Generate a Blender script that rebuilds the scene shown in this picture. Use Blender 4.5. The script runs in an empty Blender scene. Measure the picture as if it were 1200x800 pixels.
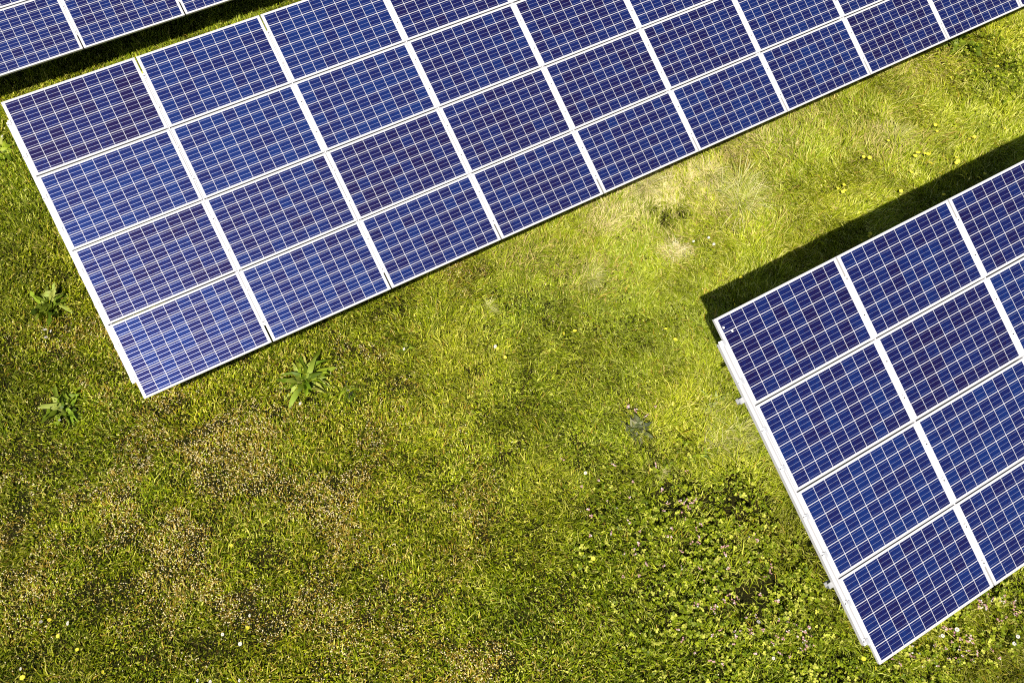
import bpy, bmesh, math
import numpy as np

# ------------------------------------------------------------------ camera, world, sun, exposure
scene = bpy.context.scene
C = scene.collection
LOW = 0.63                                   # height of the arrays' lower edge above the soil
CAM_H = 8.8905 + LOW
RC = np.array([[0.87268856, -0.48814485, 0.01137039],      # camera right
               [-0.42235352, -0.76634479, -0.48407972],    # camera down
               [0.24501466, 0.41764851, -0.87495002]])     # camera forward
FPX = 929.29                                 # focal length in pixels of the 1200 px wide photograph
BETA = 0.4480087                             # tilt of the solar tables

cd = bpy.data.cameras.new('camera')
cam = bpy.data.objects.new('camera', cd)
C.objects.link(cam)
from mathutils import Matrix, Vector, Euler
r, d, f = [Vector(v) for v in RC]
m3 = Matrix((r, -d, -f)).transposed()
cam.matrix_world = Matrix.Translation((0, 0, CAM_H)) @ m3.to_4x4()
cd.sensor_fit = 'HORIZONTAL'
cd.sensor_width = 36.0
cd.lens = 36.0 * FPX / 1200.0
cd.clip_end = 2000
scene.camera = cam

SUN_EL, SUN_AZ = math.radians(51.5), math.radians(47.4)     # travel azimuth measured from +y towards +x
to_sun = Vector((-math.cos(SUN_EL) * math.sin(SUN_AZ), -math.cos(SUN_EL) * math.cos(SUN_AZ), math.sin(SUN_EL)))
world = bpy.data.worlds.new('World')
scene.world = world
world.use_nodes = True
nt = world.node_tree
sky = nt.nodes.new('ShaderNodeTexSky')
sky.sky_type = 'NISHITA'
sky.sun_disc = False
sky.sun_elevation = SUN_EL
sky.sun_rotation = math.radians(180) + SUN_AZ
nt.links.new(sky.outputs[0], nt.nodes['Background'].inputs[0])
nt.nodes['Background'].inputs[1].default_value = 0.05

sd = bpy.data.lights.new('sun', 'SUN')
sd.energy = 5.0
sd.angle = math.radians(0.5)
sd.color = (1.0, 0.94, 0.82)
sun = bpy.data.objects.new('sun', sd)
C.objects.link(sun)
sun.rotation_euler = to_sun.to_track_quat('Z', 'Y').to_euler()
sun.location = (-20, -20, 40)

vs = scene.view_settings
scene.display_settings.display_device = 'sRGB'
vs.view_transform = 'Standard'
vs.look = 'None'
vs.exposure = 0.75
vs.gamma = 1.0
vs.use_curve_mapping = False
scene.cycles.use_denoising = False
scene.cycles.filter_width = 1.1
scene.cycles.max_bounces = 6
scene.cycles.diffuse_bounces = 3
scene.cycles.transmission_bounces = 3

rng = np.random.default_rng(7)

# ------------------------------------------------------------------ helpers
def at(px, py, z=0.03):
    """The point on the field seen at a pixel of the photograph."""
    v = RC.T @ np.array([(px - 600) / FPX, (py - 400) / FPX, 1.0])
    t = (z - CAM_H) / v[2]
    return float(v[0] * t), float(v[1] * t)

def to_px(x, y, z=0.03):
    P = np.stack([x, y, np.full_like(x, z - CAM_H)], -1) @ RC.T
    return 600 + FPX * P[..., 0] / P[..., 2], 400 + FPX * P[..., 1] / P[..., 2]

def tag(o, label=None, cat=None, group=None, kind=None):
    if label: o['label'] = label
    if cat: o['category'] = cat
    if group: o['group'] = group
    if kind: o['kind'] = kind
    return o

def obj(name, mesh, parent=None):
    o = bpy.data.objects.new(name, mesh)
    C.objects.link(o)
    if parent is not None:
        o.parent = parent
    return o

def empty(name, loc):
    o = bpy.data.objects.new(name, None)
    C.objects.link(o)
    o.location = loc
    o.empty_display_size = 0.3
    return o

class MB:
    """Collects polygons and links them as one mesh."""
    def __init__(self): self.v, self.f, self.c, self.mi = [], [], [], []
    def add(self, verts, faces, col=None, mi=0):
        n = len(self.v)
        self.v += [tuple(p) for p in verts]
        self.f += [tuple(i + n for i in q) for q in faces]
        self.c += [col] * len(verts)
        self.mi += [mi] * len(faces)
    def box(self, x0, x1, y0, y1, z0, z1, mi=0):
        v = [(x0, y0, z0), (x1, y0, z0), (x1, y1, z0), (x0, y1, z0), (x0, y0, z1), (x1, y0, z1), (x1, y1, z1), (x0, y1, z1)]
        self.add(v, [(3, 2, 1, 0), (4, 5, 6, 7), (0, 1, 5, 4), (1, 2, 6, 5), (2, 3, 7, 6), (3, 0, 4, 7)], None, mi)
    def prism(self, prof, axis, a, b, mi=0):
        """Extrudes a closed profile of (p, q) points along x, y or z."""
        def P(p, q, t): return {'x': (t, p, q), 'y': (p, t, q), 'z': (p, q, t)}[axis]
        n = len(prof)
        v = [P(p, q, a) for p, q in prof] + [P(p, q, b) for p, q in prof]
        fs = [(i, (i + 1) % n, (i + 1) % n + n, i + n) for i in range(n)]
        fs += [tuple(range(n))[::-1], tuple(range(n, 2 * n))]
        self.add(v, fs, None, mi)
    def mesh(self, name, mats, smooth=False, bevel=0.0):
        me = bpy.data.meshes.new(name)
        me.from_pydata(self.v, [], self.f)
        for m in (mats if isinstance(mats, (list, tuple)) else [mats]): me.materials.append(m)
        me.polygons.foreach_set('material_index', self.mi)
        if any(c is not None for c in self.c):
            a = me.color_attributes.new('tone', 'FLOAT_COLOR', 'POINT')
            a.data.foreach_set('color', np.array([(*(c if c is not None else (1, 1, 1)), 1.0) for c in self.c], np.float32).ravel())
        me.validate()
        bm = bmesh.new(); bm.from_mesh(me)
        if not any(c is not None for c in self.c):
            bmesh.ops.recalc_face_normals(bm, faces=bm.faces)
        if bevel:
            bmesh.ops.bevel(bm, geom=list(bm.edges), offset=bevel, segments=1, affect='EDGES', clamp_overlap=True)
        bm.to_mesh(me); bm.free()
        if smooth: me.polygons.foreach_set('use_smooth', [True] * len(me.polygons))
        me.update()
        return me

def mat(name):
    m = bpy.data.materials.new(name)
    m.use_nodes = True
    return m, m.node_tree, m.node_tree.nodes['Principled BSDF']

def N(t, kind, **kw):
    n = t.nodes.new(kind)
    for k, v in kw.items(): setattr(n, k, v)
    return n

def math_(t, op, a, b=None, c=None):
    n = N(t, 'ShaderNodeMath', operation=op)
    for i, s in enumerate((a, b, c)):
        if s is None: continue
        if isinstance(s, (int, float)): n.inputs[i].default_value = s
        else: t.links.new(s, n.inputs[i])
    return n.outputs[0]

def mixc(t, fac, a, b):
    n = N(t, 'ShaderNodeMix', data_type='RGBA')
    for i, s in ((0, fac), (6, a), (7, b)):
        if isinstance(s, (int, float)): n.inputs[i].default_value = s
        elif isinstance(s, tuple): n.inputs[i].default_value = (*s, 1.0)
        else: t.links.new(s, n.inputs[i])
    return n.outputs[2]

def mixf(t, fac, a, b):
    n = N(t, 'ShaderNodeMix', data_type='FLOAT')
    for i, s in ((0, fac), (2, a), (3, b)):
        if isinstance(s, (int, float)): n.inputs[i].default_value = s
        else: t.links.new(s, n.inputs[i])
    return n.outputs[0]

# ------------------------------------------------------------------ materials
def cell_material():
    m, t, p = mat('polycrystalline_cells')
    uv = N(t, 'ShaderNodeUVMap', uv_map='metres')
    sx = N(t, 'ShaderNodeSeparateXYZ'); t.links.new(uv.outputs[0], sx.inputs[0])
    PIT = 0.158
    cx = math_(t, 'DIVIDE', math_(t, 'SUBTRACT', sx.outputs[0], 0.035), PIT)
    cy = math_(t, 'DIVIDE', math_(t, 'SUBTRACT', sx.outputs[1], 0.0235), PIT)
    fx, fy = math_(t, 'FRACT', cx), math_(t, 'FRACT', cy)
    ax = math_(t, 'ABSOLUTE', math_(t, 'SUBTRACT', fx, 0.5))
    ay = math_(t, 'ABSOLUTE', math_(t, 'SUBTRACT', fy, 0.5))
    inx = math_(t, 'LESS_THAN', ax, 0.5 - 0.0026 / PIT)
    iny = math_(t, 'LESS_THAN', ay, 0.5 - 0.0036 / PIT)
    rx = math_(t, 'LESS_THAN', math_(t, 'ABSOLUTE', math_(t, 'SUBTRACT', cx, 5.0)), 5.0)
    ry = math_(t, 'LESS_THAN', math_(t, 'ABSOLUTE', math_(t, 'SUBTRACT', cy, 3.0)), 3.0)
    cell = math_(t, 'MULTIPLY', math_(t, 'MULTIPLY', inx, iny), math_(t, 'MULTIPLY', rx, ry))
    # three ribbons a cell, running along the module
    fb = math_(t, 'ABSOLUTE', math_(t, 'SUBTRACT', math_(t, 'FRACT', math_(t, 'MULTIPLY', fy, 3.0)), 0.5))
    bus = math_(t, 'MULTIPLY', math_(t, 'LESS_THAN', fb, 3 * 0.00125 / PIT), math_(t, 'MULTIPLY', ry, rx))
    # tone of each cell, of each module, and of the crystal grains
    cid = N(t, 'ShaderNodeCombineXYZ')
    t.links.new(math_(t, 'FLOOR', cx), cid.inputs[0]); t.links.new(math_(t, 'FLOOR', cy), cid.inputs[1])
    oi = N(t, 'ShaderNodeObjectInfo')
    t.links.new(math_(t, 'MULTIPLY', oi.outputs['Random'], 91.7), cid.inputs[2])
    wn = N(t, 'ShaderNodeTexWhiteNoise', noise_dimensions='3D'); t.links.new(cid.outputs[0], wn.inputs[0])
    tint = N(t, 'ShaderNodeAttribute', attribute_type='OBJECT', attribute_name='tint')
    off = N(t, 'ShaderNodeVectorMath', operation='ADD')
    t.links.new(uv.outputs[0], off.inputs[0]); t.links.new(cid.outputs[0], off.inputs[1])
    vor = N(t, 'ShaderNodeTexVoronoi', feature='F1'); vor.inputs['Scale'].default_value = 55
    t.links.new(off.outputs[0], vor.inputs['Vector'])
    grain = N(t, 'ShaderNodeSeparateXYZ'); t.links.new(vor.outputs['Color'], grain.inputs[0])
    k = math_(t, 'ADD', math_(t, 'MULTIPLY', wn.outputs[0], 0.60), math_(t, 'MULTIPLY', tint.outputs['Fac'], 0.62))
    k = math_(t, 'ADD', k, math_(t, 'MULTIPLY', math_(t, 'SUBTRACT', grain.outputs[0], 0.5), 0.45))
    k = math_(t, 'SUBTRACT', k, 0.1)
    ramp = N(t, 'ShaderNodeValToRGB')
    ramp.color_ramp.elements[0].position = 0.0; ramp.color_ramp.elements[0].color = (0.0075, 0.0042, 0.048, 1)
    ramp.color_ramp.elements[1].position = 1.0; ramp.color_ramp.elements[1].color = (0.0042, 0.0195, 0.124, 1)
    e = ramp.color_ramp.elements.new(0.45); e.color = (0.0055, 0.0090, 0.080, 1)
    t.links.new(k, ramp.inputs[0])
    # thin film of dust, thicker towards the lower rim of the module
    dn = N(t, 'ShaderNodeTexNoise'); dn.inputs['Scale'].default_value = 3.2; dn.inputs['Detail'].default_value = 6
    t.links.new(off.outputs[0], dn.inputs['Vector'])
    edge = math_(t, 'POWER', math_(t, 'MAXIMUM', math_(t, 'SUBTRACT', 1.0, math_(t, 'MULTIPLY', sx.outputs[1], 9.0)), 0.0), 2.0)
    dust = math_(t, 'MULTIPLY', math_(t, 'ADD', math_(t, 'MULTIPLY', dn.outputs[0], 0.007), math_(t, 'MULTIPLY', edge, 0.02)), 1.0)
    tinted = mixc(t, dust, ramp.outputs[0], (0.42, 0.38, 0.30))
    col = mixc(t, cell, (0.50, 0.495, 0.52), tinted)
    col = mixc(t, bus, col, (0.62, 0.65, 0.86))
    t.links.new(col, p.inputs['Base Color'])
    t.links.new(mixf(t, bus, math_(t, 'MULTIPLY', cell, 0.32), 0.82), p.inputs['Metallic'])
    t.links.new(mixf(t, bus, 0.42, 0.40), p.inputs['Roughness'])
    p.inputs['Specular IOR Level'].default_value = 0.12
    p.inputs['Coat Weight'].default_value = 0.35
    p.inputs['Coat Roughness'].default_value = 0.06
    return m

def metal(name, col, rough, metallic=0.0, noise=0.06, scale=18):
    m, t, p = mat(name)
    tc = N(t, 'ShaderNodeTexCoord')
    nz = N(t, 'ShaderNodeTexNoise'); nz.inputs['Scale'].default_value = scale; nz.inputs['Detail'].default_value = 5
    t.links.new(tc.outputs['Object'], nz.inputs['Vector'])
    lo = tuple(c * (1 - noise * 2) for c in col)
    t.links.new(mixc(t, nz.outputs[0], lo, tuple(min(1, c * (1 + noise)) for c in col)), p.inputs['Base Color'])
    t.links.new(mixf(t, nz.outputs[0], rough * 0.8, rough * 1.2), p.inputs['Roughness'])
    p.inputs['Metallic'].default_value = metallic
    return m

def leaf_material(name, transl=0.3, rough=0.5, spec=0.35):
    m, t, p = mat(name)
    a = N(t, 'ShaderNodeVertexColor', layer_name='tone')
    t.links.new(a.outputs[0], p.inputs['Base Color'])
    p.inputs['Roughness'].default_value = rough
    p.inputs['Specular IOR Level'].default_value = spec
    tr = N(t, 'ShaderNodeBsdfTranslucent')
    hs = N(t, 'ShaderNodeHueSaturation'); hs.inputs['Value'].default_value = 1.1; hs.inputs['Saturation'].default_value = 1.1
    t.links.new(a.outputs[0], hs.inputs['Color']); t.links.new(hs.outputs[0], tr.inputs[0])
    mx = N(t, 'ShaderNodeMixShader'); mx.inputs[0].default_value = transl
    t.links.new(p.outputs[0], mx.inputs[1]); t.links.new(tr.outputs[0], mx.inputs[2])
    t.links.new(mx.outputs[0], t.nodes['Material Output'].inputs[0])
    return m

def ground_material():
    m, t, p = mat('turf_soil')
    g = N(t, 'ShaderNodeNewGeometry')
    def noise(s, d=6):
        n = N(t, 'ShaderNodeTexNoise'); n.inputs['Scale'].default_value = s; n.inputs['Detail'].default_value = d
        t.links.new(g.outputs['Position'], n.inputs['Vector']); return n.outputs[0]
    c = mixc(t, noise(0.35, 3), (0.012, 0.015, 0.002), (0.022, 0.022, 0.003))
    r2 = N(t, 'ShaderNodeValToRGB'); r2.color_ramp.elements[0].position = 0.48; r2.color_ramp.elements[1].position = 0.66
    t.links.new(noise(4.0), r2.inputs[0])
    c = mixc(t, r2.outputs[0], c, (0.040, 0.029, 0.006))
    r3 = N(t, 'ShaderNodeValToRGB'); r3.color_ramp.elements[0].position = 0.4; r3.color_ramp.elements[1].position = 0.62
    t.links.new(noise(70.0, 4), r3.inputs[0])
    c = mixc(t, r3.outputs[0], (0.006, 0.006, 0.001), c)
    t.links.new(c, p.inputs['Base Color'])
    p.inputs['Roughness'].default_value = 0.95
    p.inputs['Specular IOR Level'].default_value = 0.1
    b = N(t, 'ShaderNodeBump'); b.inputs['Distance'].default_value = 0.03
    t.links.new(noise(45.0, 5), b.inputs['Height']); t.links.new(b.outputs[0], p.inputs['Normal'])
    return m

M_CELL = cell_material()
M_FRAME = metal('anodised_aluminium', (0.47, 0.465, 0.485), 0.42, 0.0, 0.03)
M_RAIL = metal('mill_aluminium', (0.46, 0.455, 0.475), 0.45, 0.0, 0.04, 9)
M_CLAMP = metal('clamp_aluminium', (0.62, 0.62, 0.64), 0.35, 0.5, 0.08)
M_BOLT = metal('dark_steel_bolt', (0.10, 0.10, 0.11), 0.4, 0.8)
M_GALV = metal('galvanised_steel', (0.46, 0.47, 0.48), 0.5, 0.6, 0.15, 25)
M_GRASS = leaf_material('grass_blades', 0.36, 0.6, 0.12)
M_LEAF = leaf_material('weed_leaves', 0.24, 0.5, 0.16)
M_PETAL = leaf_material('flower_petals', 0.25, 0.6, 0.2)

# ------------------------------------------------------------------ ground
mb = MB()
mb.add([(-600, -600, 0), (600, -600, 0), (600, 600, 0), (-600, 600, 0)], [(0, 1, 2, 3)])
ground = tag(obj('ground', mb.mesh('ground', ground_material())), 'flat soil and turf of the meadow under the solar arrays', None, None, 'structure')

# ------------------------------------------------------------------ solar arrays
PX, PY = 1.67, 1.01
PW, PH, PT = 1.65, 0.995, 0.038

def panel_meshes():
    lip = 0.012
    mb = MB()                                              # glass laminate, 2 mm below the frame's rim
    x0, x1, y0, y1 = -PW / 2 + lip, PW / 2 - lip, -PH / 2 + lip, PH / 2 - lip
    mb.box(x0, x1, y0, y1, -0.008, -0.002)
    lam = mb.mesh('solar_panel', M_CELL)
    uvl = lam.uv_layers.new(name='metres')
    for lp in lam.loops:
        v = lam.vertices[lp.vertex_index].co
        uvl.data[lp.index].uv = (v.x + PW / 2, v.y + PH / 2)
    bm = bmesh.new()                                       # the frame: one mitred ring with a small chamfer
    prof = [(0.0, -PT), (0.0, -0.0015), (0.0015, 0.0), (lip - 0.001, 0.0), (lip - 0.001, -0.0105), (0.003, -0.0105), (0.003, -PT)]
    cs = [(-1, -1), (1, -1), (1, 1), (-1, 1)]
    rings = [[bm.verts.new((sx * (PW / 2 - a), sy * (PH / 2 - a), z)) for a, z in prof] for sx, sy in cs]
    for i in range(4):
        A, B = rings[i], rings[(i + 1) % 4]
        for k in range(len(prof)):
            q = (k + 1) % len(prof)
            bm.faces.new((A[k], B[k], B[q], A[q]))
    bmesh.ops.recalc_face_normals(bm, faces=bm.faces)
    fr = bpy.data.meshes.new('frame'); bm.to_mesh(fr); bm.free()
    fr.materials.append(M_FRAME)
    return lam, fr
LAM, FRM = panel_meshes()

def slope_matrix(x, s, n=0.0):
    """Position on a table: x along the row, s up the slope, n off the glass plane (table base at z = 0)."""
    c, si = math.cos(BETA), math.sin(BETA)
    return Matrix.Translation((x, s * c - n * si, LOW + s * si + n * c)) @ Matrix.Rotation(BETA, 4, 'X')

SL = 4 * PY
mb = MB()                                                   # rail: flat hat section with a narrow rib up the seam
h = 0.040
T0 = -PT - 0.0005
mb.prism([(-h, T0), (-h, T0 - 0.055), (-h + 0.004, T0 - 0.055), (-h + 0.004, T0 - 0.004), (h - 0.004, T0 - 0.004), (h - 0.004, T0 - 0.055), (h, T0 - 0.055), (h, T0),
          (0.0078, T0), (0.0078, -0.004), (-0.0078, -0.004), (-0.0078, T0)], 'y', 0.24, SL - 0.27)
RAIL = mb.mesh('rail', M_RAIL)
mb = MB()                                                   # middle clamp: a plate over the seam with its bolt
mb.box(-0.018, 0.018, -0.035, 0.035, 0.0006, 0.0046)
k = 6
mb.prism([(0.0075 * math.cos(a * math.tau / k), 0.0075 * math.sin(a * math.tau / k)) for a in range(k)], 'z', 0.0048, 0.0105, 1)
CLAMP_MID = mb.mesh('clamp', [M_FRAME, M_BOLT])
mb = MB()                                                   # end clamp: Z section from the rail up onto the frame
mb.prism([(-0.042, T0 + 0.0005), (-0.012, T0 + 0.0005), (-0.012, 0.001), (0.018, 0.001), (0.018, 0.005), (-0.016, 0.005), (-0.016, T0 + 0.0045), (-0.042, T0 + 0.0045)], 'y', -0.03, 0.03)
mb.prism([(-0.029 + 0.0075 * math.cos(a * math.tau / k), 0.0075 * math.sin(a * math.tau / k)) for a in range(k)], 'z', T0 + 0.005, T0 + 0.012, 1)
CLAMP_END = mb.mesh('clamp', [M_CLAMP, M_BOLT])

PURLIN_S = (0.95, 3.12)
PD = T0 - 0.055

def solar_array(ox, oy, ncol, first, overhang, label, tints, fixed={}):
    root = empty('solar_array', (ox, oy, 0))
    tag(root, label, 'solar array', 'rows of solar arrays')
    x0 = first * PX
    x1 = (first + ncol) * PX
    for i in range(first, first + ncol):
        for j in range(4):
            p = obj('solar_panel', LAM, root)
            jit = rng.normal(0, 0.0012, 2)
            p.matrix_local = slope_matrix((i + 0.5) * PX + jit[0], (3.5 - j) * PY + jit[1])
            p['tint'] = float(fixed.get((i, j), tints(i, j)))
            obj('frame', FRM, p)
    ends = (0.285, 0.725)
    for i in range(first, first + ncol + 1):
        o = obj('rail', RAIL, root)
        o.matrix_local = slope_matrix(i * PX, 0)
        for j in range(4):
            for e in ends:
                s = (3 - j) * PY + e * PY
                if i in (first, first + ncol):
                    o = obj('clamp', CLAMP_END, root)
                    o.matrix_local = slope_matrix(i * PX, s) @ (Matrix.Rotation(math.pi, 4, 'Z') if i == first + ncol else Matrix.Identity(4))
                else:
                    obj('clamp', CLAMP_MID, root).matrix_local = slope_matrix(i * PX, s)
    c, si = math.cos(BETA), math.sin(BETA)
    for s in PURLIN_S:                                      # C section purlins across the row
        mb = MB()
        a, b, th = 0.038, 0.030, 0.004
        z = PD - 0.0005
        mb.prism([(-b, z), (b, z), (b, z - 0.02), (b - th, z - 0.02), (b - th, z - th), (-b + th, z - th), (-b + th, z - 2 * a + th), (b - th, z - 2 * a + th),
                  (b - th, z - 2 * a + 0.02), (b, z - 2 * a + 0.02), (b, z - 2 * a), (-b, z - 2 * a)], 'x', x0 - overhang, x1 + overhang)
        o = obj('purlin', mb.mesh('purlin', M_GALV), root)
        o.matrix_local = slope_matrix(0, s)
        n = max(2, round((x1 - x0) / 3.4) + 1)
        for q in range(n):
            xx = x0 + 1.3 + (x1 - x0 - 2.6) * q / (n - 1)
            top = slope_matrix(xx, s, z - 2 * a - 0.002).translation
            mb = MB()
            w1, w2, th2 = 0.05, 0.04, 0.005
            mb.prism([(-w1, -w2), (w1, -w2), (w1, -w2 + th2), (-w1 + th2, -w2 + th2), (-w1 + th2, w2 - th2), (w1, w2 - th2), (w1, w2), (-w1, w2)], 'z', -0.4, top.z + 0.0)
            o = obj('post', mb.mesh('post', M_GALV), root)
            o.location = (xx, top.y, 0)
    return root

def rt(lo, hi):
    def f(i, j): return lo + (hi - lo) * rng.random()
    return f
solar_array(-1.858, 5.7068, 11, 0, 0.02, 'longest solar array, its white cornered left end in view, crossing the top of the meadow', rt(0.25, 0.65),
            {(0, 0): 0.02, (0, 1): 0.85, (1, 0): 0.75, (1, 1): 0.9, (0, 2): 0.3, (0, 3): 0.6, (1, 2): 0.5, (1, 3): 0.6, (2, 0): 0.85, (2, 1): 0.85, (2, 2): 0.2, (2, 3): 0.5, (3, 0): 0.4, (3, 1): 0.5, (3, 2): 0.2, (4, 1): 0.3, (4, 2): 0.25})
RIGHT = solar_array(3.9737, -1.0146, 6, 0, 0.085, 'solar array at the right with bracket ends poking out beyond its white side rail', rt(0.25, 0.7),
            {(0, 0): 0.3, (1, 0): 0.4, (0, 1): 0.55, (1, 1): 0.15, (0, 2): 0.75, (1, 2): 0.8, (0, 3): 0.5, (2, 0): 0.3, (2, 1): 0.7, (1, 3): 0.6})
solar_array(-0.8915, 12.1987, 8, -3, 0.02, 'solar array cut off by the top left corner, beyond the strip of black shade', rt(0.4, 0.7))

M_DROP = metal('dried_dropping', (0.75, 0.74, 0.70), 0.8, 0.0, 0.1, 60)
first_panel = [c for c in RIGHT.children if c.name.startswith('solar_panel')][0]
for dx_, dy_, r_ in ((-0.765, 0.375, 0.013), (-0.69, 0.30, 0.015)):
    mb = MB()
    ring = [(r_ * rng.uniform(0.6, 1.2) * math.cos(a), r_ * rng.uniform(0.6, 1.2) * math.sin(a)) for a in np.linspace(0, math.tau, 9)[:-1]]
    mb.prism(ring, 'z', -0.0018, 0.0012)
    o = obj('bird_dropping', mb.mesh('bird_dropping', M_DROP), first_panel)
    o.location = (dx_, dy_, 0)

# ------------------------------------------------------------------ meadow: fields that say how the turf grows where, and where shade is painted
def vnoise(x, y, scale, seed, octaves=3):
    out = np.zeros_like(x); amp = 1.0; tot = 0
    for o in range(octaves):
        g = np.random.default_rng(seed * 17 + o).random((256, 256))
        a, b = x * scale + 50.3, y * scale + 71.9
        ia, ib = np.floor(a).astype(int), np.floor(b).astype(int)
        fa, fb = a - ia, b - ib
        fa, fb = fa * fa * (3 - 2 * fa), fb * fb * (3 - 2 * fb)
        def G(p, q): return g[p % 256, q % 256]
        out += amp * ((G(ia, ib) * (1 - fa) + G(ia + 1, ib) * fa) * (1 - fb) + (G(ia, ib + 1) * (1 - fa) + G(ia + 1, ib + 1) * fa) * fb)
        tot += amp; amp *= 0.5; scale *= 2.03
    return out / tot

def spots(u, v, L):
    s = np.zeros_like(u)
    for cx, cy, rx, ry, w in L:
        s = np.maximum(s, w * np.exp(-(((u - cx) / rx) ** 2 + ((v - cy) / ry) ** 2)))
    return s

def sstep(a, b, t):
    t = np.clip((t - a) / (b - a), 0, 1)
    return t * t * (3 - 2 * t)

DRY = [(230, 590, 200, 120, 1.), (110, 440, 75, 65, .8), (430, 570, 90, 80, .6), (300, 720, 160, 65, .9), (40, 640, 70, 90, .7),
       (560, 780, 80, 40, .8), (440, 745, 80, 50, .5), (560, 570, 22, 90, .35), (420, 420, 60, 40, .45), (415, 590, 50, 50, .45),
       (665, 730, 45, 30, .5), (140, 760, 60, 40, .5), (520, 320, 40, 30, .5), (870, 190, 40, 20, .5)]
PALE = [(760, 225, 70, 45, 1.), (820, 215, 50, 40, .8), (715, 255, 40, 30, .8), (880, 165, 70, 30, .65), (940, 130, 60, 30, .55), (860, 235, 60, 40, .6),
        (1040, 160, 50, 30, .6), (795, 292, 22, 20, .9), (690, 320, 40, 25, .5), (1080, 80, 50, 25, .5), (620, 300, 60, 30, .35)]
CLOVER = [(830, 610, 95, 70, 1.), (880, 690, 110, 110, 1.), (800, 690, 60, 80, .8), (1110, 740, 70, 60, .9), (1010, 790, 90, 40, .8), (1180, 700, 50, 40, .9), (1165, 80, 50, 45, .8), (700, 640, 40, 40, .45)]
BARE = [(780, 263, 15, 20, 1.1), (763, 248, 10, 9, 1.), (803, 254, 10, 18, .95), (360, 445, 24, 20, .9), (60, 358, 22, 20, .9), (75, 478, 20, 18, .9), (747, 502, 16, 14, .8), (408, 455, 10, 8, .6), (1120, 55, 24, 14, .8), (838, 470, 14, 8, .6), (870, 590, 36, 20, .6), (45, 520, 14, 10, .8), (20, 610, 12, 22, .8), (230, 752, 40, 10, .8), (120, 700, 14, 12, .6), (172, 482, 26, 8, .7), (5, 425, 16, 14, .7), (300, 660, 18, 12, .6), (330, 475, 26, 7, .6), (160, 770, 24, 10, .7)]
PAINTED_SHADE = [(780, 262, 13, 20, 1.), (762, 248, 10, 9, .8), (802, 252, 10, 20, .8), (748, 236, 12, 7, .5), (0, 430, 60, 110, .55), (0, 640, 50, 90, .5), (40, 790, 110, 50, .6), (240, 770, 90, 30, .5), (1190, 790, 60, 50, .6), (920, 640, 30, 60, .6), (935, 600, 30, 40, .5), (1030, 110, 40, 14, .4), (560, 640, 120, 50, .25), (720, 770, 90, 40, .35), (20, 290, 40, 60, .4)]  # grass tone painted darker for shaded hollows and the dim outer corners
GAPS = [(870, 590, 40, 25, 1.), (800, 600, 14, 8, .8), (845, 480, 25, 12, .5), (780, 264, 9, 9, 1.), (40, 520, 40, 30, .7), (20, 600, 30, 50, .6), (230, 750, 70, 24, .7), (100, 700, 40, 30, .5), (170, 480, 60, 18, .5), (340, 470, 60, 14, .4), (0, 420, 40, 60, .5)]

def cover(x, y, margin):
    """1 where a point on the ground lies well under one of the tables."""
    c = np.zeros_like(x, bool)
    for ox, oy, a, b in ((-1.858, 5.7068, 0, 11 * PX), (3.9737, -1.0146, 0, 6 * PX), (-0.8915, 12.1987, -3 * PX, 5 * PX)):
        c |= (x > ox + a + margin) & (x < ox + b - margin) & (y > oy + margin) & (y < oy + SL * math.cos(BETA) + 0.1 - 0.4 * margin)
    return c

def ribbons(roots, direc, lean, length, width, tone, curve, name, material, extra=None, fold=0.0):
    """Many thin blades in one mesh: root, azimuth, lean from upright, curve = further droop of the tip."""
    n = len(length)
    dx, dy = np.cos(direc), np.sin(direc)
    px_, py_ = -dy, dx
    V = np.empty((n, 5, 3), np.float32)
    tw = rng.uniform(-0.6, 0.6, n)
    sx_, sy_ = px_ * np.cos(tw), py_ * np.cos(tw)
    sz_ = np.sin(tw)
    def pt(h, o): return np.stack([roots[:, 0] + dx * o, roots[:, 1] + dy * o, roots[:, 2] + h], -1)
    l1 = length * 0.5
    m0 = pt(0, 0)
    m1 = pt(l1 * np.cos(lean), l1 * np.sin(lean))
    le2 = lean + curve
    m2 = pt(l1 * np.cos(lean) + l1 * np.cos(le2), l1 * np.sin(lean) + l1 * np.sin(le2))
    m2[:, 2] = np.maximum(m2[:, 2], 0.006)
    S = np.stack([sx_, sy_, sz_], -1) * (width * 0.5)[:, None]
    V[:, 0] = m0 - S * 0.8; V[:, 1] = m0 + S * 0.8
    V[:, 2] = m1 - S; V[:, 3] = m1 + S; V[:, 4] = m2
    me = bpy.data.meshes.new(name)
    me.vertices.add(n * 5)
    me.vertices.foreach_set('co', V.ravel())
    base = (np.arange(n) * 5)[:, None]
    loops = np.concatenate([base + np.array([[0, 1, 3, 2]]), base + np.array([[2, 3, 4]])], 1).astype(np.int32)
    me.loops.add(n * 7)
    me.loops.foreach_set('vertex_index', loops.ravel())
    me.polygons.add(n * 2)
    st = np.empty((n, 2), np.int32); st[:, 0] = np.arange(n) * 7; st[:, 1] = st[:, 0] + 4
    me.polygons.foreach_set('loop_start', st.ravel())
    a = me.color_attributes.new('tone', 'FLOAT_COLOR', 'POINT')
    col = np.ones((n, 5, 4), np.float32); col[:, :, :3] = tone[:, None, :]
    a.data.foreach_set('color', col.ravel())
    me.materials.append(material)
    me.update(calc_edges=True)
    return me

def pick(pal, n):
    return np.array(pal, np.float32)[rng.integers(0, len(pal), n)]

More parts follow.
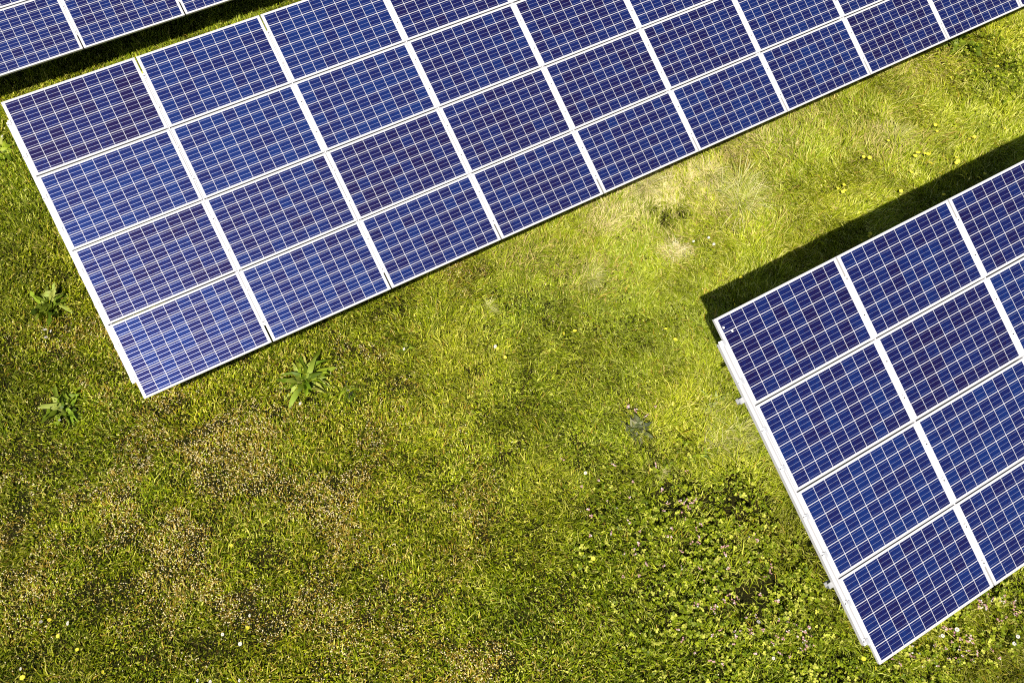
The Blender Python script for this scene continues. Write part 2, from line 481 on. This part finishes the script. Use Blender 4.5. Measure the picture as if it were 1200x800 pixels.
def build_grass():
    dens = 7200
    cx = [at(a, b) for a, b in ((-160, -60), (1360, -60), (1360, 900), (-160, 900))]
    X0, X1 = min(p[0] for p in cx), max(p[0] for p in cx)
    Y0, Y1 = min(p[1] for p in cx), max(p[1] for p in cx)
    n = int((X1 - X0) * (Y1 - Y0) * dens)
    x, y = rng.uniform(X0, X1, n), rng.uniform(Y0, Y1, n)
    u, v = to_px(x, y)
    k = (u > -130) & (u < 1330) & (v > -60) & (v < 880)
    k &= ~(cover(x, y, 1.0) & (rng.random(n) > 0.06))
    out = (u < -15) | (u > 1215) | (v < -15) | (v > 815)
    k &= ~(out & (rng.random(n) > 0.55))
    x, y, u, v = x[k], y[k], u[k], v[k]
    n = len(x)
    clump = vnoise(x, y, 5.5, 1, 2)              # tufts some 20 cm apart
    broad = vnoise(x, y, 0.9, 2, 3)
    fine = vnoise(x, y, 14.0, 3, 2)
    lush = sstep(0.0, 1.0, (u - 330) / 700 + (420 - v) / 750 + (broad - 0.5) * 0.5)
    dry = np.clip(spots(u, v, DRY) + (broad - 0.5) * 0.7 + (fine - 0.5) * 0.9, 0, 1) * (spots(u, v, DRY) > 0.04)
    pale = np.clip(spots(u, v, PALE) * (0.55 + 0.9 * fine), 0, 1)
    clov = np.clip(spots(u, v, CLOVER), 0, 1)
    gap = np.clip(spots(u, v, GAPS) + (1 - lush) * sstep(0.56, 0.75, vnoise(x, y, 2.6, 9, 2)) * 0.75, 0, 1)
    dark = np.clip(spots(u, v, PAINTED_SHADE), 0, 1)
    mid = vnoise(x, y, 3.1, 31, 2)
    patch = sstep(0.44, 0.58, vnoise(x, y, 2.7, 33, 4))
    dry = np.clip(dry * (0.16 + 1.15 * patch), 0, 1)
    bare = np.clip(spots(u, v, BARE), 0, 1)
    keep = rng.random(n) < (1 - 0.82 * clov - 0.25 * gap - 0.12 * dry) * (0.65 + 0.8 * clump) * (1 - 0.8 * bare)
    x, y, u, v, clump, broad, fine, lush, dry, pale, clov, gap, dark, mid = [q[keep] for q in (x, y, u, v, clump, broad, fine, lush, dry, pale, clov, gap, dark, mid)]
    n = len(x)
    # an understorey of short dull blades, a canopy of longer bright ones, straw, seed husks, small herb leaves
    rr = rng.random(n)
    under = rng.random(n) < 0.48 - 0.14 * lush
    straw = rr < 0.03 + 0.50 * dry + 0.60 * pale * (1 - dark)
    husk = (rng.random(n) < 0.004 + 0.26 * dry ** 1.6 * (1 - 0.7 * lush)) & ~under
    herb = (rng.random(n) < 0.22 * (1 - 0.75 * lush)) & ~straw & ~husk & ~under
    length = rng.gamma(7, 1 / 7, n) * (0.082 + 0.045 * lush + 0.035 * pale) * (0.30 + 1.35 * clump)
    length *= (1 - 0.45 * gap) * (1 - 0.30 * dry)
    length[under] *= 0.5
    width = rng.uniform(0.0055, 0.0115, n)
    flow = vnoise(x, y, 0.55, 5, 2) * 11 + vnoise(x, y, 2.4, 6, 2) * 5
    direc = flow + rng.normal(0, 1.35 - 0.50 * lush, n)
    lean = np.clip(rng.normal(0.72 + 0.22 * lush + 0.22 * pale, 0.38, n), 0.03, 1.45)
    curve = rng.uniform(0.1, 1.0, n)
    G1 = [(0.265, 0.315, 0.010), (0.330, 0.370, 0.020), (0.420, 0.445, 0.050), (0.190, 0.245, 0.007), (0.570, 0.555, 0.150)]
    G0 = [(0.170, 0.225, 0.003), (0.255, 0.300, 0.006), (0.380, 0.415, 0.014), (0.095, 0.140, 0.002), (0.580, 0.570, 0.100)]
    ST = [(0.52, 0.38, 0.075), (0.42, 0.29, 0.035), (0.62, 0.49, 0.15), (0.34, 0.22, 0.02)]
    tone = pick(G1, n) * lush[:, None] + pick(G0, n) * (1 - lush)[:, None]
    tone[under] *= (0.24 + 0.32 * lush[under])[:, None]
    tone *= (0.75 + 0.5 * rng.random(n))[:, None]
    warm = (broad - 0.5)[:, None]
    tone *= 1 + warm * np.array([0.35, 0.15, 0.0])
    tone *= (0.68 + 0.62 * mid + 0.12 * lush)[:, None]
    tone *= 1 - 0.62 * dark[:, None]  # shade of hollows and dim corners goes into the blade colour
    sc = pick(ST, n) * (0.7 + 0.5 * rng.random(n))[:, None]
    sc[under] *= 0.92
    pl = np.array([(0.72, 0.64, 0.32)]) * (0.7 + 0.5 * rng.random(n))[:, None]
    sc = sc * (1 - pale)[:, None] + pl * pale[:, None]
    tone[straw] = sc[straw]
    m_ = husk.sum()
    tone[husk] = np.array([0.90, 0.78, 0.46]) * (0.75 + 0.45 * rng.random(m_))[:, None]
    length[husk] = rng.uniform(0.008, 0.022, m_); width[husk] = rng.uniform(0.006, 0.012, m_)
    lean[husk] = rng.uniform(0.9, 1.5, m_)
    m_ = herb.sum()
    length[herb] *= 0.55; width[herb] = rng.uniform(0.011, 0.019, m_); lean[herb] = rng.uniform(0.6, 1.4, m_)
    z = np.zeros(n)
    z[husk] = rng.uniform(0.03, 0.07, husk.sum())
    z[herb] = rng.uniform(0.01, 0.04, m_)
    roots = np.stack([x, y, z], -1)
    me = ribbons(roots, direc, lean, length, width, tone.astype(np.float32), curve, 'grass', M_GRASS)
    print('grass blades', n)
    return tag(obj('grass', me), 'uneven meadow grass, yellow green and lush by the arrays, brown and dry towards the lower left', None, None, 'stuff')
build_grass()

def build_clover():
    """Three-leafed ground cover, far too many to count: one mesh of six-sided leaflets."""
    dens = 1250
    cx = [at(a, b) for a, b in ((600, 0), (1330, 0), (1330, 880), (600, 880))]
    X0, X1 = min(p[0] for p in cx), max(p[0] for p in cx)
    Y0, Y1 = min(p[1] for p in cx), max(p[1] for p in cx)
    n = int((X1 - X0) * (Y1 - Y0) * dens)
    x, y = rng.uniform(X0, X1, n), rng.uniform(Y0, Y1, n)
    u, v = to_px(x, y)
    w = spots(u, v, CLOVER) * (1 - 0.3 * spots(u, v, GAPS)) * sstep(0.33, 0.55, vnoise(x, y, 4.0, 21, 2) * 0.65 + vnoise(x, y, 16.0, 22, 1) * 0.35)
    k = (rng.random(n) < w * 1.15) & ~cover(x, y, 0.3)
    x, y = x[k], y[k]; n = len(x)
    hgt = rng.uniform(0.03, 0.14, n) * (0.15 + 1.6 * sstep(0.25, 0.75, vnoise(x, y, 6, 23, 2)))
    rot = rng.uniform(0, math.tau, n)
    size = rng.uniform(0.009, 0.021, n)
    V, Cc = [], []
    hexa = [(0.0, 0.0), (0.45, 0.42), (1.1, 0.55), (1.55, 0.18), (1.55, -0.18), (1.1, -0.55), (0.45, -0.42)]
    pal = np.array([(0.18, 0.23, 0.008), (0.27, 0.31, 0.014), (0.10, 0.145, 0.006), (0.46, 0.47, 0.07), (0.14, 0.18, 0.006)])
    tones = pal[rng.integers(0, 5, n)] * (0.75 + 0.5 * rng.random(n))[:, None]
    allv = np.empty((n, 3, 7, 3)); 
    for q in range(3):
        a = rot + q * math.tau / 3 + rng.normal(0, 0.15, n)
        tilt = rng.normal(0.15, 0.40, n); roll = rng.normal(0, 0.35, n)
        for i, (r_, s_) in enumerate(hexa):
            rad = r_ * size; sid = s_ * size * 1.25
            hh = rad * np.sin(tilt) + sid * np.sin(roll) + abs(s_) * size * 0.25
            rc = rad * np.cos(tilt)
            allv[:, q, i, 0] = x + np.cos(a) * rc - np.sin(a) * sid
            allv[:, q, i, 1] = y + np.sin(a) * rc + np.cos(a) * sid
            allv[:, q, i, 2] = hgt + hh
    me = bpy.data.meshes.new('clover')
    nf = n * 3
    me.vertices.add(nf * 7); me.vertices.foreach_set('co', allv.astype(np.float32).ravel())
    me.loops.add(nf * 7); me.loops.foreach_set('vertex_index', np.arange(nf * 7, dtype=np.int32))
    me.polygons.add(nf); me.polygons.foreach_set('loop_start', np.arange(nf, dtype=np.int32) * 7)
    a = me.color_attributes.new('tone', 'FLOAT_COLOR', 'POINT')
    col = np.ones((n, 21, 4), np.float32); col[:, :, :3] = tones[:, None, :]
    a.data.foreach_set('color', col.ravel())
    me.materials.append(M_LEAF); me.update(calc_edges=True)
    print('clover', n)
    return tag(obj('clover', me), 'low leafy ground cover in a patch left of the right-hand array', None, None, 'stuff')
build_clover()

# ------------------------------------------------------------------ weeds, tussocks and flowers
def leaf(mb, base, az, lift, length, width, tone, droop=0.7, roll=0.0, wav=0.06):
    """One broad leaf with a folded midrib, wavy margin and drooping tip."""
    S = 6
    pts = []
    p = np.array(base, float); ang = lift
    for s in range(S + 1):
        t = s / S
        w_ = width * 0.5 * (math.sin(math.pi * (t ** 0.75) * 0.93 + 0.12)) * (1 if s < S else 0.15)
        dirv = np.array([math.cos(az) * math.cos(ang), math.sin(az) * math.cos(ang), math.sin(ang)])
        side = np.array([-math.sin(az) * math.cos(roll), math.cos(az) * math.cos(roll), math.sin(roll)])
        up = np.cross(dirv, side)
        k1, k2 = rng.normal(0, wav, 2)
        pts += [p - side * w_ + up * w_ * (0.35 + k1 * 4), p + up * 0.0, p + side * w_ + up * w_ * (0.35 + k2 * 4)]
        p = p + dirv * length / S
        if p[2] < 0.012: p[2] = 0.012
        ang -= droop / S
    f = []
    for s in range(S):
        a = s * 3
        f += [(a, a + 1, a + 4, a + 3), (a + 1, a + 2, a + 5, a + 4)]
    mb.add(pts, f, tone)

def blade(mb, base, az, lift, length, width, tone, droop):
    S = 4
    p = np.array(base, float); ang = lift; pts = []
    side = np.array([-math.sin(az), math.cos(az), rng.normal(0, 0.25)])
    for s in range(S + 1):
        w_ = width * 0.5 * (1 - (s / S) ** 2 * 0.95)
        pts += [p - side * w_, p + side * w_]
        p = p + np.array([math.cos(az) * math.cos(ang), math.sin(az) * math.cos(ang), math.sin(ang)]) * length / S
        p[2] = max(p[2], 0.012)
        ang -= droop / S
    mb.add(pts, [(2 * s, 2 * s + 1, 2 * s + 3, 2 * s + 2) for s in range(S)], tone)

def vary(c, a=0.25):
    k = 1 + rng.uniform(-a, a)
    return tuple(float(v * k * (1 + rng.uniform(-0.06, 0.06))) for v in c)

def weed(px, py, n, length, width, tones, label, name='broadleaf_weed', cat='weed', lift=(0.18, 0.85), azs=None, group=None):
    x, y = at(px, py)
    mb = MB()
    for i in range(n):
        az = i * 2.399 + rng.normal(0, 0.7)
        inner = i / max(1, n - 1)
        L = length * rng.uniform(0.38, 1.12) * (1 - 0.30 * inner)
        leaf(mb, (rng.normal(0, length * 0.13), rng.normal(0, length * 0.13), 0.012), az, lift[0] + (lift[1] - lift[0]) * inner + rng.normal(0, 0.12), L, width * rng.uniform(0.45, 1.2), vary(tones[rng.integers(0, len(tones))], 0.35), rng.uniform(0.3, 1.7), rng.normal(0, 0.5), 0.2)
    o = obj(name, mb.mesh(name, M_LEAF, smooth=True))
    o.location = (x, y, 0)
    return tag(o, label, cat, group)

DOCK = [(0.18, 0.25, 0.012), (0.24, 0.31, 0.02), (0.09, 0.14, 0.008), (0.34, 0.37, 0.08), (0.10, 0.16, 0.008), (0.26, 0.33, 0.04)]
DOCKD = [(0.11, 0.16, 0.010), (0.15, 0.205, 0.015), (0.06, 0.10, 0.006), (0.27, 0.31, 0.06), (0.17, 0.23, 0.02)]
GREY = [(0.11, 0.12, 0.05), (0.18, 0.18, 0.10), (0.06, 0.07, 0.03), (0.08, 0.10, 0.03)]
weed(360, 445, 60, 0.47, 0.090, DOCK, 'broad leaved dock weed with pale spread leaves below the seam of the long array')
weed(60, 358, 56, 0.39, 0.092, DOCKD, 'bushy green dock weed beside the left rail of the long array, above two white flowers')
weed(75, 478, 46, 0.39, 0.085, DOCKD, 'spread dark dock weed left of the bottom corner of the long array')
weed(4, 180, 22, 0.40, 0.10, DOCK, 'leafy weed cut by the left picture edge near the top corner of the long array')
weed(1124, 56, 22, 0.46, 0.14, DOCKD, 'large leafed dock weed at the lower edge of the long array, far right')
weed(747, 502, 70, 0.27, 0.050, GREY, 'withered grey green thistle rosette in the middle of the grass', name='withered_thistle', lift=(0.1, 0.6))
weed(838, 470, 12, 0.26, 0.040, [(0.20, 0.24, 0.06), (0.26, 0.29, 0.10)], 'narrow leaved plantain just left of the bracket of the right array', name='plantain')
weed(408, 455, 14, 0.24, 0.04, GREY + DOCK, 'small grey leaved weed right beside the pale spread dock', name='small_weed')
weed(478, 408, 12, 0.22, 0.035, DOCKD, 'small dark weed with a white flower beside it, below the long array', name='small_weed')
weed(822, 535, 10, 0.22, 0.05, DOCK, 'small pointed weed at the upper edge of the leafy patch', name='small_weed')
weed(1115, 148, 7, 0.13, 0.035, DOCKD, 'small dark weed in the lush grass above the yellow flower bunch', name='small_weed')

def tussock(px, py, n, length, tones, label, spread=(0.2, 1.1), droop=(0.6, 1.7), width=0.0095, rad=0.05):
    x, y = at(px, py)
    mb = MB()
    subs = [(rng.normal(0, rad * 0.8), rng.normal(0, rad * 0.8), rng.uniform(0.5, 1.0)) for _ in range(max(3, n // 45))]
    flop = rng.uniform(-2.6, 0.2)
    for i in range(n):
        cx_, cy_, sc = subs[rng.integers(0, len(subs))]
        az = rng.uniform(0, math.tau) if rng.random() < 0.35 else rng.normal(flop, 1.0)
        rr = 0.35 * rad * math.sqrt(rng.random())
        blade(mb, (cx_ + math.cos(az) * rr, cy_ + math.sin(az) * rr, 0.0), az + rng.normal(0, 0.35), rng.uniform(*spread), length * sc * rng.uniform(0.55, 1.2), width * rng.uniform(0.6, 1.2), vary(tones[rng.integers(0, len(tones))]), rng.uniform(*droop))
    o = obj('grass_tussock', mb.mesh('grass_tussock', M_GRASS, smooth=False))
    o.location = (x, y, 0)
    return tag(o, label, 'tussock', 'tussocks in the meadow')
TG = [(0.38, 0.41, 0.07), (0.48, 0.48, 0.14), (0.28, 0.32, 0.03), (0.58, 0.54, 0.24)]
TS = [(0.70, 0.62, 0.36), (0.58, 0.50, 0.24), (0.45, 0.44, 0.13)]
tussock(862, 232, 900, 0.52, TG + [(0.66, 0.64, 0.30)], 'widest grass tussock with long arching pale blades, below the long array', rad=0.17, width=0.011)
tussock(795, 292, 420, 0.24, TS + [(0.85, 0.78, 0.52)], 'small bleached straw tussock, palest of all, in the bright grass', rad=0.05)
tussock(692, 325, 420, 0.32, TG, 'round starry tussock below the bright pale grass', rad=0.05)
tussock(1042, 158, 500, 0.36, TG, 'loose tussock between the long array and the yellow flower bunch', rad=0.10)
tussock(775, 553, 130, 0.15, TG, 'little pale tussock under the withered thistle', rad=0.04)
tussock(760, 215, 700, 0.38, TG + TS + TS, 'shaggy bleached tussock close under the long array', rad=0.16)
tussock(830, 205, 500, 0.36, TS + TG, 'straw streaked tussock between the widest one and the long array', rad=0.14)
tussock(850, 512, 900, 0.30, TG, 'lush light green tussock against the left rail of the right array', rad=0.22)
tussock(575, 360, 160, 0.20, TG, 'faint low tussock below the middle of the long array', rad=0.05)

def stem(mb, h, tone=(0.10, 0.14, 0.02), x=0.0, y=0.0, lx=0.0, ly=0.0):
    w_ = 0.0013
    b = [(x + w_ * math.cos(a), y + w_ * math.sin(a), 0.0) for a in (0, 2.1, 4.2)]
    tp = [(x + lx + w_ * math.cos(a), y + ly + w_ * math.sin(a), h) for a in (0, 2.1, 4.2)]
    mb.add(b + tp, [(0, 1, 4, 3), (1, 2, 5, 4), (2, 0, 3, 5)], tone)

def disc(mb, c, r_, h, tone, seg=8):
    v = [(c[0], c[1], c[2] + h)] + [(c[0] + r_ * math.cos(i * math.tau / seg), c[1] + r_ * math.sin(i * math.tau / seg), c[2]) for i in range(seg)]
    mb.add(v, [(0, 1 + i, 1 + (i + 1) % seg) for i in range(seg)], tone)

def petals(mb, c, n, r0, r1, w_, up, tone, va=0.1):
    for i in range(n):
        a = i * math.tau / n + rng.normal(0, 0.06)
        ca, sa = math.cos(a), math.sin(a)
        z1 = c[2] + up * (r1 - r0) + rng.normal(0, 0.001)
        def P(r_, s_, z): return (c[0] + ca * r_ - sa * s_, c[1] + sa * r_ + ca * s_, z)
        mb.add([P(r0, -w_ * .3, c[2]), P(r0, w_ * .3, c[2]), P((r0 + r1) * .6, w_ * .5, (c[2] + z1) / 2 + 0.001), P(r1, w_ * .25, z1), P(r1, -w_ * .25, z1), P((r0 + r1) * .6, -w_ * .5, (c[2] + z1) / 2 + 0.001)],
               [(0, 1, 2, 3, 4, 5)], vary(tone, va))

def flower_protos(kind, k):
    out = []
    for i in range(k):
        h = rng.uniform(0.14, 0.20)
        s, pz, ct = MB(), MB(), MB()
        lx, ly = rng.normal(0, 0.012, 2)
        stem(s, h, lx=lx, ly=ly)
        c = (lx, ly, h)
        if kind == 'yellow':
            petals(pz, c, 13, 0.003, 0.019, 0.009, 0.15, (0.92, 0.82, 0.07))
            petals(pz, (lx, ly, h + 0.003), 9, 0.002, 0.013, 0.007, 0.35, (0.93, 0.84, 0.10))
            disc(ct, (lx, ly, h + 0.0045), 0.005, 0.003, (0.82, 0.70, 0.05))
            nm = ('yellow_flower', 'petals', 'flower_centre')
        else:
            petals(pz, c, 18, 0.004, 0.021, 0.008, 0.10, (0.66, 0.64, 0.60))
            petals(pz, (lx, ly, h + 0.002), 12, 0.004, 0.017, 0.007, 0.25, (0.70, 0.67, 0.62))
            disc(ct, (lx, ly, h + 0.004), 0.008, 0.004, (0.42, 0.36, 0.22))
            nm = ('white_flower', 'petals', 'flower_centre')
        T = Matrix.Translation(c) @ Euler((rng.normal(0, 0.35), rng.normal(0, 0.35), 0)).to_matrix().to_4x4() @ Matrix.Translation((-lx, -ly, -h))
        for q in (pz, ct): q.v = [tuple(T @ Vector(p)) for p in q.v]
        out.append((nm, s.mesh('stem', M_LEAF), pz.mesh('petals', M_PETAL), ct.mesh('flower_centre', M_PETAL)))
    return out
PROTO = {'yellow': flower_protos('yellow', 5), 'white': flower_protos('white', 4)}

def flower(kind, px, py, label, group=None, scale=1.0):
    nm, s, p_, c_ = PROTO[kind][rng.integers(0, len(PROTO[kind]))]
    root = obj(nm[0], s)
    hz = max(v.co.z for v in s.vertices) * scale
    x, y = at(px, py, hz)
    root.location = (x, y, 0)
    root.rotation_euler = (0, 0, 0)
    k = (1.45 if kind == 'yellow' else 1.1) * scale * rng.uniform(0.8, 1.15)
    root.scale = (k, k, scale)
    tag(root, label, 'flower', group)
    obj(nm[1], p_, root); obj(nm[2], c_, root)
    return root

Y = 'yellow flowers in the meadow'
W = 'white flowers in the meadow'
for a, b in ((1071, 183), (1076, 181), (1080, 188), (1084, 191), (1088, 183), (1091, 188), (1083, 180), (1085, 187), (1089, 178)):
    flower('yellow', a, b, 'yellow flower in the dense bunch in front of the right array', 'bunch of yellow flowers', 1.15)
for a, b in ((981, 221), (988, 217), (990, 225), (984, 224)):
    flower('yellow', a, b, 'yellow flower in the small cluster on sunny grass left of the dense bunch', 'small cluster of yellow flowers')
for a, b in ((1117, 190), (1121, 186), (1119, 188)):
    flower('yellow', a, b, 'yellow flower in the trio right of the dense bunch', 'trio of yellow flowers')
for a, b in ((1009, 183), (1015, 184)):
    flower('yellow', a, b, 'one of two yellow flowers side by side left of the dense bunch', 'pair of yellow flowers')
for a, b in ((1093, 146), (1098, 146), (1097, 154)):
    flower('yellow', a, b, 'yellow flower in the loose trio above the dense bunch', 'loose trio of yellow flowers')
for a, b in ((1138, 160), (1135, 163), (1141, 159)):
    flower('yellow', a, b, 'yellow flower in the upper right trio near the picture edge', 'upper right trio of yellow flowers')
for a, b, l in ((1032, 195, 'lone yellow flower just below the two side by side'), (1040, 165, 'lone yellow flower in long grass above the two side by side'),
                (1067, 202, 'yellow flower close below the dense bunch'), (1102, 201, 'yellow flower on the sunny brink of the shadow, below the trio'),
                (1052, 223, 'faint yellow flower by the shadow edge'), (1177, 151, 'lone yellow flower near the right picture edge above the shadow'),
                (868, 327, 'yellow flower in the black shadow, farthest from the panels'),
                (660, 390, 'lone small yellow flower in the middle of the meadow'),
                (589, 418, 'yellow flower just below a white one in open grass'), (780, 387, 'yellow flower in bright grass left of the right array corner'),
                (790, 398, 'yellow flower nearest the right array corner rail'), (673, 390, 'yellow flower left of centre in short grass'),
                (691, 653, 'yellow flower at the left brink of the leafy patch'),
                (1012, 775, 'yellow flower left of the bottom corner of the right array'), (1025, 781, 'yellow flower right at the bottom corner of the right array'),
                (64, 744, 'larger yellow flower among dry grass, lower left'), (60, 722, 'yellow flower right of the white one, lower left'), (89, 761, 'yellow flower in dry grass below the larger yellow one'),
                (24, 794, 'yellow flower at the very bottom left corner'), (120, 786, 'tiny yellow flower near the bottom edge, lower left'),
                (292, 731, 'yellow flower just below a white one in dry grass'), (270, 641, 'yellow flower alone in the brown dry grass'),
                (1186, 26, 'yellow flower beside the lower edge of the long array, top right'), (1170, 32, 'yellow flower at the lower edge of the long array, left of its neighbour'),
                (1168, 78, 'yellow flower in dark leaves near the top right edge')):
    flower('yellow', a, b, l, Y, 0.9)
for a, b in ((859, 351), (860, 356)):
    flower('yellow', a, b, 'one of two yellow flowers in the black shadow by the panel corner', 'pair of yellow flowers in the shadow')
for a, b in ((1127, 203), (1129, 207), (1147, 205), (1153, 204), (1149, 209)):
    flower('yellow', a, b, 'yellow flower in the black shadow near the right picture edge', 'yellow flowers in the shadow')
for a, b in ((1016, 273), (1017, 277), (1009, 281), (1106, 230), (1112, 234)):
    flower('yellow', a, b, 'yellow flower in the shadow close to the upper edge of the right array', 'yellow flowers by the panel edge')
for a, b, l in ((3, 160, 'white flower near the top left corner of the long array'), (814, 281, 'white flower beside the bleached straw tussock'), (832, 278, 'pale white flower right of the bleached tussock'), (838, 284, 'pale white flower furthest right by the bleached tussock'),
                (70, 492, 'white flower in the spread dock weed on the left'),
                (354, 470, 'white flower under the pale spread dock weed'), (581, 406, 'white flower alone in the middle of the meadow'), (474, 409, 'white flower on the small dark weed'),
                (48, 728, 'white flower left of the yellow ones, lower left'), (80, 730, 'faded white flower in dry grass, lower left'), (27, 780, 'white flower near the bottom left corner'),
                (263, 742, 'white flower in brown grass, leftmost of three'), (284, 753, 'white flower in brown grass, lowest of three'), (293, 721, 'white flower in brown grass, highest of three'),
                (232, 797, 'white flower at the bottom edge, leftmost'), (281, 797, 'white flower at the bottom edge, rightmost'), (247, 799, 'white flower at the bottom edge, between two others'),
                (688, 551, 'white flower at the edge of the leafy patch'), (889, 728, 'white flower left of the right array, in pink clover'), (907, 771, 'white flower near the bottom edge in the leafy patch'),
                (1106, 741, 'white flower below the right array, tallest one'), (1077, 766, 'white flower close under the right array corner'), (1194, 742, 'white flower at the right picture edge'),
                (1190, 750, 'smaller white flower near the right picture edge'), (1123, 733, 'small white flower below the right array edge')):
    flower('white', a, b, l, W, 0.95)
for a, b in ((53, 386), (60, 388), (54, 395)):
    flower('white', a, b, 'white flower in the trio under the bushy dock weed', 'trio of white flowers', 0.95)

def clover_proto():
    mb = MB()
    for _ in range(rng.integers(3, 6)):
        dx_, dy_ = rng.normal(0, 0.014, 2)
        h = rng.uniform(0.075, 0.115)
        stem(mb, h, x=dx_ * 0.4, y=dy_ * 0.4, lx=dx_ * 0.6, ly=dy_ * 0.6)
        tone = [(0.62, 0.36, 0.36), (0.70, 0.50, 0.48), (0.74, 0.68, 0.68), (0.55, 0.30, 0.32)][rng.integers(0, 4)]
        for ring, (n, r1, zz) in enumerate(((8, 0.009, 0.0), (6, 0.007, 0.004), (4, 0.004, 0.007))):
            petals(mb, (dx_, dy_, h + zz), n, 0.0, r1, 0.006, 0.4, tone, 0.2)
    return mb.mesh('pink_clover_flower', M_PETAL)
CP = [clover_proto() for _ in range(10)]
PINKS = [('pink clover flower in the leafy patch left of the right array', 'pink clover left of the right array', [(790, 600, 40, 40, 22), (860, 640, 60, 50, 28), (850, 710, 60, 50, 34), (930, 740, 45, 35, 26), (960, 700, 20, 30, 8)]),
         ('pink clover flower in front of the lower edge of the right array', 'pink clover below the right array', [(1120, 755, 40, 22, 26), (1160, 705, 25, 12, 16), (1185, 715, 15, 12, 8), (1060, 775, 25, 12, 8)]),
         ('scattered pink clover flower between the leafy patch and the dry grass', 'scattered pink clover', [(720, 610, 50, 60, 14), (750, 680, 40, 40, 8), (740, 480, 30, 10, 4)])]
for lab, grp, L in PINKS:
    for cx_, cy_, sx_, sy_, n in L:
        for _ in range(n):
            a, b = cx_ + rng.normal(0, sx_ * 0.6), cy_ + rng.normal(0, sy_ * 0.6)
            x, y = at(a, b, 0.09)
            if b > 805 or a > 1205 or cover(np.array([x]), np.array([y]), -0.05)[0]: continue
            o = obj('pink_clover_flower', CP[rng.integers(0, len(CP))])
            o.location = (x, y, 0); o.rotation_euler = (0, 0, rng.uniform(0, math.tau))
            s = rng.uniform(0.75, 1.2); o.scale = (s, s, rng.uniform(0.8, 1.1))
            tag(o, lab, 'clover flower', grp)
